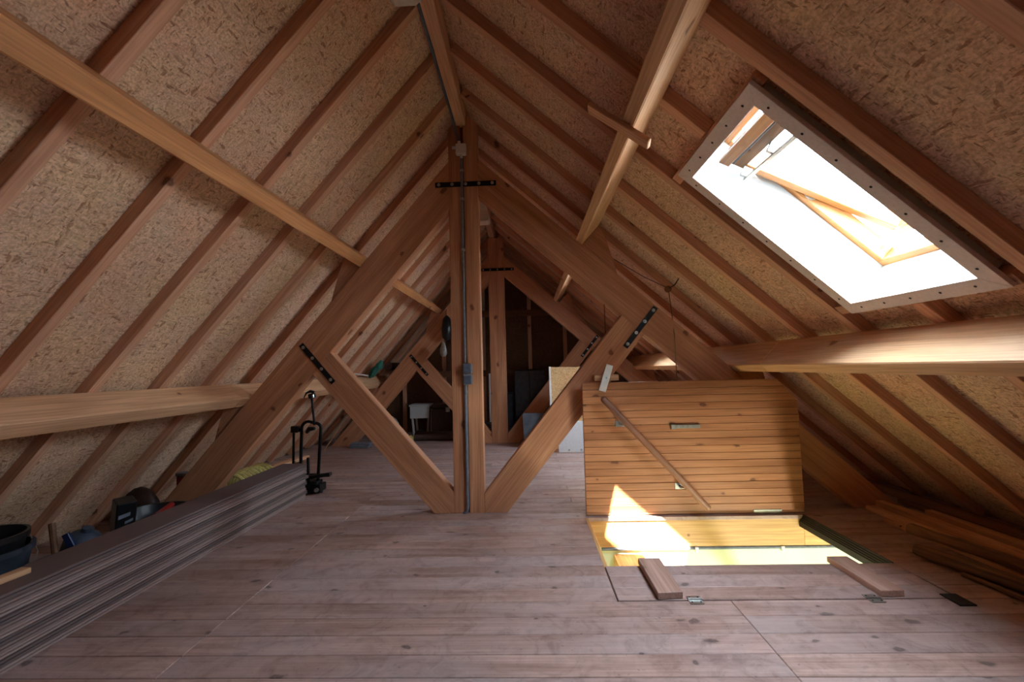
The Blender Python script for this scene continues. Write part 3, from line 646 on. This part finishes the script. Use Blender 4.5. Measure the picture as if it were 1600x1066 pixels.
# ------------------------------------------------------------------ stack of decking boards
ORD = ['lowest', 'second from the bottom', 'third from the bottom', 'fourth from the bottom', 'fifth from the bottom', 'sixth from the bottom', 'fifth from the top', 'fourth from the top', 'third from the top', 'second from the top', 'topmost']
TH = 0.0242
for k in range(11):
    z0, z1 = k * TH + .0006, (k + 1) * TH - .0004
    xf = -1.812 + random.uniform(-.007, .007); xb = xf - 0.195; ye = 3.64 + random.uniform(-.03, .02)
    zm = (z0 + z1) / 2
    poly = [(xb, z0), (xf - .012, z0), (xf - .012, z0 + .0012), (xf, z0 + .0016), (xf, zm - .0022), (xf - .014, zm - .0016), (xf - .014, zm + .0016), (xf, zm + .0022), (xf, z1 - .0016), (xf - .012, z1 - .0012), (xf - .012, z1), (xb, z1)]
    if k == 10: poly = poly[:8] + [(xf, z1 - .0016), (xf - .0016, z1), (xb, z1)]
    g = Geo().prism(poly, 0.35, ye)
    o = g.obj('decking_board', M_DECKS[(0, 1, 0, 2, 1, 0, 2, 1, 0, 2, 1)[k]], None, frame_at((-1.9, 2.0, zm), (0, 1, 0)))
    tag(o, 'dark brown grooved decking board, %s in the long stack' % ORD[k], 'board', 'stacked decking boards')
o = beam('pine_batten', (-1.972, 1.0, 11 * TH + .012), (-1.925, 1.69, 11 * TH + .012), 0.042, 0.022, M_PINE); tag(o, 'pale pine batten lying on top of the decking stack', 'batten')

# ------------------------------------------------------------------ right pile: battens and bark poles
def lay(name, p, q, w, t, mat, label, cat='batten', group='timber battens along the right eave'):
    o = beam(name, p, q, w, t, mat, bevel=0.002); return tag(o, label, cat, group)
pile = [((2.235, 3.10), (2.30, 1.55), .055, .030, 'leftmost long reddish batten of the right pile, its tip nearest the hatch'),
        ((2.345, 3.18), (2.385, 1.55), .050, .044, 'second long batten from the left in the right pile, standing taller'),
        ((2.165, 2.88), (2.205, 1.7), .030, .022, 'narrow short batten lying left of the right pile'),
        ((2.415, 3.12), (2.452, 1.6), .048, .024, 'middle batten lying flat in the right pile'),
        ((2.485, 2.95), (2.520, 1.6), .050, .046, 'batten with a blunt end right of the pile middle'),
        ((2.56, 3.25), (2.588, 1.6), .052, .026, 'dark batten third from the right eave'),
        ((2.635, 3.70), (2.655, 1.6), .048, .046, 'long dark batten reaching far back along the right eave'),
        ((2.705, 3.82), (2.715, 1.6), .045, .030, 'outermost dark batten tight against the right eave')]
pile = [((p[0], p[1], t / 2 + .0008), (q[0], q[1], t / 2 + .0008), w, t, lb) for p, q, w, t, lb in pile]
for i, (p, q, w, t, lb) in enumerate(pile): lay('timber_batten', p, q, w, t, M_BATTEN if i < 5 else M_OLD, lb)
def pole(pts, r, label):
    P = []; R = []
    for i in range(len(pts) - 1):
        for k in range(6):
            P.append(Vector(pts[i]).lerp(Vector(pts[i + 1]), k / 6) + Vector((random.uniform(-.003, .003), 0, random.uniform(0, .003)))); R.append(r * random.uniform(.88, 1.1))
    P.append(Vector(pts[-1])); R.append(r)
    o = Geo().tube(P, R, 10).obj('bark_pole', M_BARK, None, frame_at(sum(P, Vector()) / len(P), P[-1] - P[0]), smooth=True)
    return tag(o, label, 'pole', 'bark poles by the right pile')
pole([(2.08, 2.60, .058), (2.17, 2.25, .057), (2.225, 1.85, .058)], .030, 'rear rough bark pole beside the battens')
pole([(1.93, 2.38, .036), (2.05, 2.0, .034), (2.13, 1.72, .034)], .030, 'front rough bark pole nearest the hatch')
pole([(1.95, 2.16, .012), (1.99, 1.9, .012), (2.03, 1.5, .012)], .011, 'thin bark stick under the front pole')

# ------------------------------------------------------------------ bike carrier
BC = thing('bike_carrier', 'black metal bike carrier standing upright at the end of the decking stack', 'carrier', (-1.83, 3.76, 0))
yb = 3.75
def arc(c, r, a0, a1, n, y=yb): return [(c[0] + r * math.cos(math.radians(a0 + (a1 - a0) * k / n)), y, c[1] + r * math.sin(math.radians(a0 + (a1 - a0) * k / n))) for k in range(n + 1)]
u = [(-1.925, yb, 0.12), (-1.915, yb, 0.50)] + arc((-1.855, 0.53), .06, 180, 90, 5) + arc((-1.795, 0.53), .045, 90, 0, 5) + [(-1.752, yb, 0.50), (-1.775, yb, 0.10)]
Geo().tube(u, 0.013, 10).obj('hoop', M_IRON, BC, smooth=True)
mast = Geo().tube([(-1.80, yb - .01, 0.56), (-1.825, yb - .01, 0.80)], 0.010, 8).obj('mast', M_IRON, BC)
Geo().tube([(-1.845, yb - .01, .80), (-1.80, yb - .01, .81)], 0.022, 10).obj('clamp', M_BLACK, mast)
Geo().tube([(-1.80, yb - .02, .835), (-1.83, yb - .02, .845), (-1.865, yb - .02, .83), (-1.885, yb - .02, .79)], [.012, .012, .008, .005], 8).obj('clamp_hook', M_BLACK, mast, smooth=True)
Geo().tube([(-1.805, yb - .035, .815), (-1.800, yb - .035, .79)], 0.010, 8).obj('knob', M_STEEL, mast)
arm = Geo().tube([(-1.92, yb, 0.515), (-1.95, yb, .52), (-1.99, yb, .525)], 0.013, 8).obj('arm', M_IRON, BC)
box('clamp', -2.0, -1.935, yb - .025, yb + .02, .50, .555, M_BLACK, arm, bevel=0.006)
beam('strap', (-1.972, yb - .02, .50), (-1.975, yb - .02, .245), .006, .022, M_BLACK, BC, z=(1, 0, 0))
Geo().tube([(-1.87, yb, .50), (-1.84, yb - .02, .53), (-1.79, yb - .03, .535)], [.014, .02, .014], 8).obj('knob', M_BLACK, BC, smooth=True)
beam('rail', (-1.93, yb - .02, .115), (-1.64, yb - .06, .165), .04, .028, M_BLACK, BC)
beam('rail', (-1.93, yb + .05, .13), (-1.70, yb + .06, .13), .03, .03, M_BLACK, BC)
beam('lever', (-1.83, yb - .05, .05), (-1.835, yb - .05, .30), .018, .022, M_BLACK, BC)
base = Geo().box(-1.895, -1.735, yb - .05, yb + .07, 0.012, 0.075); base.box(-1.875, -1.76, yb - .06, yb + .06, .075, .10)
bo = base.obj('base_block', M_BLACK, BC, bevel=0.006)
for x in (-1.88, -1.82, -1.76): Geo().tube([(x, yb - .065, .035), (x, yb - .05, .035)], .018, 10).obj('bolt', M_STEEL if x > -1.8 else M_IRON, bo)
for x in (-1.87, -1.76): Geo().lathe([(.018, 0), (.018, .012)], (x, yb + .01, 0), 10).obj('foot', M_RUBBER, BC)

# ------------------------------------------------------------------ left eave clutter
def bucket(c, r0, r1, h, label, tilt=(0, 0), mat=M_DUST):
    M = Matrix.Translation(c) @ Matrix.Rotation(tilt[0], 4, 'X') @ Matrix.Rotation(tilt[1], 4, 'Y')
    B = thing('bucket', label, 'bucket', c, 'black buckets on the left eave')
    Geo().lathe([(0.001, .004), (r0 * .97, 0), (r0, .004), (r0 + (r1 - r0) * .55, h * .55), (r0 + (r1 - r0) * .56 + .006, h * .56), (r0 + (r1 - r0) * .62 + .006, h * .60), (r0 + (r1 - r0) * .62, h * .61), (r1 - .003, h * .9), (r1 + .008, h * .91), (r1 + .008, h), (r1 - .004, h), (r1 - .008, h * .9), (r0 - .004, .012), (0.001, .010)], M=M, n=28).obj('body', mat, B, smooth=True)
    a = [M @ Vector((math.cos(t) * (r1 + .012), math.sin(t) * (r1 + .012) , h * .88 - .055 * math.sin(math.pi * k / 12))) for k, t in enumerate([math.radians(-100 + 15 * k) for k in range(13)])]
    Geo().tube(a, .0035, 6).obj('handle', M_STEEL, B)
    return B
bucket((-2.40, 1.90, 0.0), .135, .175, .27, 'large dusty black bucket at the left edge behind the decking stack')
bucket((-2.42, 1.90, 0.055), .128, .170, .27, 'second black bucket nested inside the large one at the left edge', mat=M_BLACK)
TBt = Geo().lathe([(.001, .004), (.16, 0), (.20, .12), (.215, .125), (.215, .14), (.198, .14), (.155, .012), (.001, .012)], (-2.42, 2.86, 0), 28).obj('tub', M_BLACK, smooth=True); tag(TBt, 'low round black tub behind the decking stack', 'tub')
o = Geo().lathe([(.001, 0), (.075, 0), (.08, .02), (.08, .15), (.06, .175), (.025, .19), (.025, .21), (.001, .21)], M=Matrix.Translation((-2.40, 2.33, .02)) @ Matrix.Rotation(.35, 4, 'Y'), n=20)
o = o.obj('jug', M_BLUEG, smooth=True); tag(o, 'dusty blue-grey jug between the bucket and the black case', 'jug')
o = Geo().lathe([(.001, 0), (.08, 0), (.095, .165), (.108, .168), (.108, .178), (.088, .176), (.075, .012), (.001, .012)], (-2.16, 2.06, 0), 24).obj('grey_pot', M_DUST, smooth=True); tag(o, 'dusty grey pot wedged between bucket, jug and decking stack', 'pot')
CS = thing('tool_case', 'upright black case with pale grey markings behind the decking stack', 'case', (-2.30, 2.50, 0))
cm = frame_at((-2.28, 2.48, .165), (0.55, 0.8, 0), (0.25, 0, 1))
Geo().add([cm @ Vector(v) for v in [(a * .045, b * .05, c * .16) for c in (-1, 1) for a, b in ((-1, -1), (1, -1), (1, 1), (-1, 1))]], BOXF).obj('body', M_BLACK, CS, cm, bevel=0.006)
for k, (px, pz, w, h) in enumerate(((-.01, .09, .05, .02), (.012, .055, .035, .014), (-.012, .02, .045, .018), (.01, -.03, .04, .02))):
    Geo().add([cm @ Vector(v) for v in [(px + a * w / 2, -.0525 + b * .0015, pz + c * h / 2 + a * .006) for c in (-1, 1) for a, b in ((-1, -1), (1, -1), (1, 1), (-1, 1))]], BOXF).obj('marking', M_PVC, CS, cm)
o = Geo().tube([(-2.36, 2.2, .10), (-2.43, 2.24, .27)], [.012, .014], 8).obj('hammer_handle', M_OLD); tag(o, 'dark wooden tool handle sticking up beside the bucket', 'handle')
o = beam('blue_clamp', (-2.25, 2.25, .02), (-2.335, 2.22, .225), .02, .03, plain('dark_blue_paint', (34, 44, 84), .4)); tag(o, 'dark blue bar clamp leaning against the jug', 'clamp')
o = Geo().tube([(-2.26, 2.68, .162), (-2.34, 2.90, .165)], .018, 10).obj('red_tool', M_RED); tag(o, 'red tool handle lying across the black tub', 'tool')
RB = thing('tool_box', 'red tool box with grey lid in the shade behind the near truss', 'box', (-2.52, 3.28, 0))
box('body', -2.62, -2.38, 3.28, 3.335, 0.0, 0.255, M_RED, RB, bevel=.006); box('lid', -2.625, -2.375, 3.275, 3.339, .2555, .285, M_PVC, RB, bevel=.006)
MT = Matrix.Translation((-2.70, 3.07, 0)) @ Matrix.Diagonal((.15, .075, .24, 1))
for_prof = [(1.0, 0.0), (1.02, .15), (.97, .35), (.84, .58), (.6, .82), (.3, .96), (.001, 1.0)]
o = Geo().lathe(for_prof, M=MT, n=22).obj('dark_sack', M_CHEST, smooth=True); tag(o, 'dark sack slumped in the shade beside the foot of the near truss', 'sack')
YR = thing('mesh_roll', 'roll of yellow mesh lying behind the near truss', 'roll', (-2.36, 3.75, 0))
for k in range(9):
    r = .105; Geo().tube([(-2.36 + r * 1.15 * math.cos(t), 3.52 + .05 * k, .108 + r * .95 * math.sin(t)) for t in [2 * math.pi * j / 20 for j in range(20)]], .014, 6, closed=True).obj('coil', M_YEL, YR, smooth=True)
o = beam('rough_board', (-2.47, 4.0, .112), (-2.385, 4.75, .112), .10, .03, M_BATTEN); tag(o, 'rough pale board beyond the yellow mesh roll', 'board')
o = box('board_offcut', -2.56, -2.30, 4.03, 4.6, 0.0, .094, M_OLD, grain='y'); tag(o, 'dark timber offcut under the rough pale board', 'timber')

# ------------------------------------------------------------------ far bay, left
o = Geo().tube([(-2.62, 5.7, 0.004), (-2.42, 5.75, .31)], .007, 6).obj('white_stick', M_PINE); tag(o, 'thin pale stick leaning by the left eave beyond the strut', 'stick')
for k in range(3):
    o = box('paper_sheet_stack', -2.36 + .01 * k, -2.10 + .01 * k, 5.84, 5.98, .001 + .022 * k, .021 + .022 * k, M_PVC, bevel=.006); tag(o, ['lowest', 'middle', 'topmost'][k] + ' flat pale package in the pile at the foot of the far truss', 'package', 'flat packages by the far truss')
o = Geo().tube([SL.at(-2.19 + .02, .19 - .05, 4.6 + .12 * k) + Vector((.03, 0, .012 + .02 * math.sin(k * .45))) for k in range(10)], .009, 6).obj('bent_strip', M_WHITE); tag(o, 'white bent strip lying on the far left purlin', 'strip')
o = Geo().lathe([(.001, -.5), (.055, -.5), (.055, .5), (.001, .5)], M=frame_at(SL.at(-1.98, .09, 6.6), (1, 0, 0), (0, 1, 0)), n=16).obj('dark_roll', M_CARPET, smooth=True); tag(o, 'dark rolled mat resting on the far left purlin', 'roll')
gv = Geo(); gm = frame_at(SL.at(-2.04, .105, 5.74), SL.u, -SL.n); prof = [(.001, -.07), (.05, -.06), (.085, -.02), (.075, .03), (.03, .05), (.001, .052)]
gv.lathe(prof, M=gm @ Matrix.Diagonal((1.7, .8, .7, 1)), n=18)
gv.v = [v + Vector((math.sin(v.z * 61), math.sin(v.x * 83), math.sin(v.y * 77 + v.x * 40))) * .010 for v in gv.v]
o = gv.obj('green_cloth', M_GREEN, smooth=True); tag(o, 'crumpled green cloth tucked above the far left purlin', 'cloth')
HG = thing('hanging_bag', 'black bag hanging from the far truss beside the king post', 'bag', (-1.06, 5.97, 1.75))
Geo().lathe([(.01, .0), (.055, -.05), (.075, -.18), (.06, -.30), (.02, -.34)], (-1.06, 5.93, 1.72), 14).obj('body', M_BLACK, HG, smooth=True)
Geo().tube([(-1.07, 5.93, 1.72), (-1.07, 5.97, 1.80)], .006, 6).obj('strap', M_BLACK, HG)
o = Geo().lathe([(.01, 0), (.02, -.03), (.045, -.10), (.05, -.16), (.03, -.20), (.001, -.205)], (-1.09, 5.83, 1.37), 14).obj('glass_lantern', M_ALU, smooth=True); tag(o, 'small shiny lantern hanging below the black bag', 'lantern')
ST = thing('white_stool', 'white plastic stool with slim legs in the dark far left corner', 'stool', (-1.66, 7.0, 0))
box('seat', -1.83, -1.50, 6.84, 7.14, .44, .47, M_WHITE, ST, bevel=.008); box('apron', -1.815, -1.515, 6.85, 6.865, .26, .4395, M_WHITE, ST, bevel=.004)
for a, b in ((-1.80, 6.88), (-1.53, 6.88), (-1.80, 7.11), (-1.53, 7.11)): beam('leg', (a, b, .44), (a + (.04 if a < -1.6 else -.02), b, 0), .028, .028, M_WHITE, ST)
def coil(c, R, r, turns, mat, label, tiltx=0.0):
    P = []
    for k in range(turns * 16):
        t = 2 * math.pi * k / 16; P.append(Vector(c) + Matrix.Rotation(tiltx, 3, 'X') @ Vector((R * math.cos(t), R * math.sin(t), k / 16 * r * 2)))
    o = Geo().tube(P, r, 6).obj('hose', mat, smooth=True); return tag(o, label, 'hose', 'garden hoses in the far corner')
coil((-1.72, 6.25, .012), .10, .010, 4, M_YEL, 'yellow coiled hose on the floor below the white stool')
coil((-2.03, 6.40, .18), .17, .011, 2, M_CREAM, 'pale hose loop standing beside the far truss foot', 1.2)
CH = thing('trunk', 'dark brown trunk in the far left corner behind the strut', 'trunk', (-1.2, 7.0, 0))
box('body', -1.46, -.92, 6.76, 7.16, 0.002, .40, M_CHEST, CH, bevel=.01); box('lid', -1.47, -.91, 6.75, 7.16, .4005, .47, M_CHEST, CH, bevel=.02); box('latch', -1.24, -1.18, 6.725, 6.7395, .36, .43, M_ALU, CH)
for k, (y, z, r, lb) in enumerate(((6.35, .045, .045, 'front long carpet roll on the floor behind the far truss'), (6.47, .055, .055, 'rear thicker carpet roll on the floor behind the far truss'))):
    o = Geo().tube([(-1.62, y, z), (-1.2, y + .01, z), (-.78, y + .02, z)], r, 14).obj('carpet_roll', M_CARPET, smooth=True); tag(o, lb, 'roll', 'carpet rolls in the far bay')
o = Geo().lathe([(.001, -.012), (.10, -.012), (.115, 0), (.10, .012), (.001, .012)], M=frame_at((-.98, 6.60, .118), (1, 0, 0), (0.3, -1, 0)), n=20).obj('white_disc', M_WHITE, smooth=True); tag(o, 'white round dish standing on edge by the dark trunk', 'dish')
o = box('black_bag_pile', -1.70, -1.56, 6.62, 6.80, .001, .10, M_BLACK, bevel=.04); tag(o, 'small black bundle in front of the white stool', 'bundle')

# ------------------------------------------------------------------ far bay, right
CB = thing('cabinet', 'tall black cabinet against the gable wall right of the far king post', 'cabinet', (0.0, 6.95, 0))
box('body', -.20, .26, 6.75, 7.17, 0.002, .96, M_BLACK, CB, bevel=.006)
for a, b in ((-.195, .028), (.032, .255)):
    dr = box('door', a, b, 6.73, 6.7495, .03, .95, M_DUST, CB, bevel=.004); box('handle', (.012 if a < 0 else .042), (.018 if a < 0 else .048), 6.715, 6.7295, .45, .60, M_IRON, dr)
o = box('storage_box', -.52, -.23, 6.7, 7.05, 0.002, .62, M_DUST, bevel=.01); tag(o, 'dark storage box behind the far king post', 'box')
CR = thing('crate', 'grey mesh crate on the floor left of the far king post', 'crate', (-.56, 6.5, 0))
for z in (.02, .08, .14, .20): 
    for y in (6.35, 6.6): beam('slat', (-.72, y, z), (-.42, y, z), .012, .022, M_GREY, CR, bevel=.001)
for x in (-.72, -.62, -.52, -.42):
    for y in (6.345, 6.605): beam('upright', (x, y, 0.002), (x, y, .23), .012, .018, M_GREY, CR, bevel=.001)
box('bottom', -.72, -.42, 6.36, 6.59, .002, .012, M_GREY, CR)
o = box('white_lath', -.575, -.55, 6.62, 6.66, 0.002, .92, M_WHITE, grain='z'); tag(o, 'narrow white lath standing left of the far king post', 'lath')
OS = thing('strand_board_sheet', 'pale strand board sheet standing on edge behind the right strut', 'sheet', (.5, 5.5, 0))
Geo().prism([(.285, 0.002), (.98, 0.002), (.98, .985), (.285, .995)], 5.50, 5.518).obj('sheet', M_SHEET, OS)
Geo().prism([(.262, 0.002), (.283, 0.002), (.283, 1.0), (.262, 1.0)], 5.46, 5.56).obj('white_edge', M_WHITE, OS)
o = Geo().prism([(-.062, .002), (.26, .002), (.26, .43), (-.075, .43)], 5.60, 5.612).obj('slate_sheet', M_GREY); tag(o, 'slate grey panel standing at the far truss foot', 'panel')
o = Geo().prism([(.03, .002), (.22, .002), (.22, .225), (.03, .225)], 5.43, 5.44).obj('pale_sheet', M_PALE); tag(o, 'small pale blue panel in front of the slate grey one', 'panel')
o = box('cardboard_box', .12, .258, 5.47, 5.59, .002, .34, M_CARD, bevel=.003); tag(o, 'brown cardboard box between grey panel and strand board', 'box')
WPn = thing('white_board', 'white board with two bolts seen under the right strut', 'board', (.6, 5.3, 0))
box('panel', .34, .95, 5.28, 5.30, .002, .36, M_WHITE, WPn, grain='x')
for x in (.46, .60): Geo().lathe([(.012, 0), (.008, .006)], M=frame_at((x, 5.28, .03), (1, 0, 0), (0, -1, 0)), n=8).obj('bolt', M_STEEL, WPn)
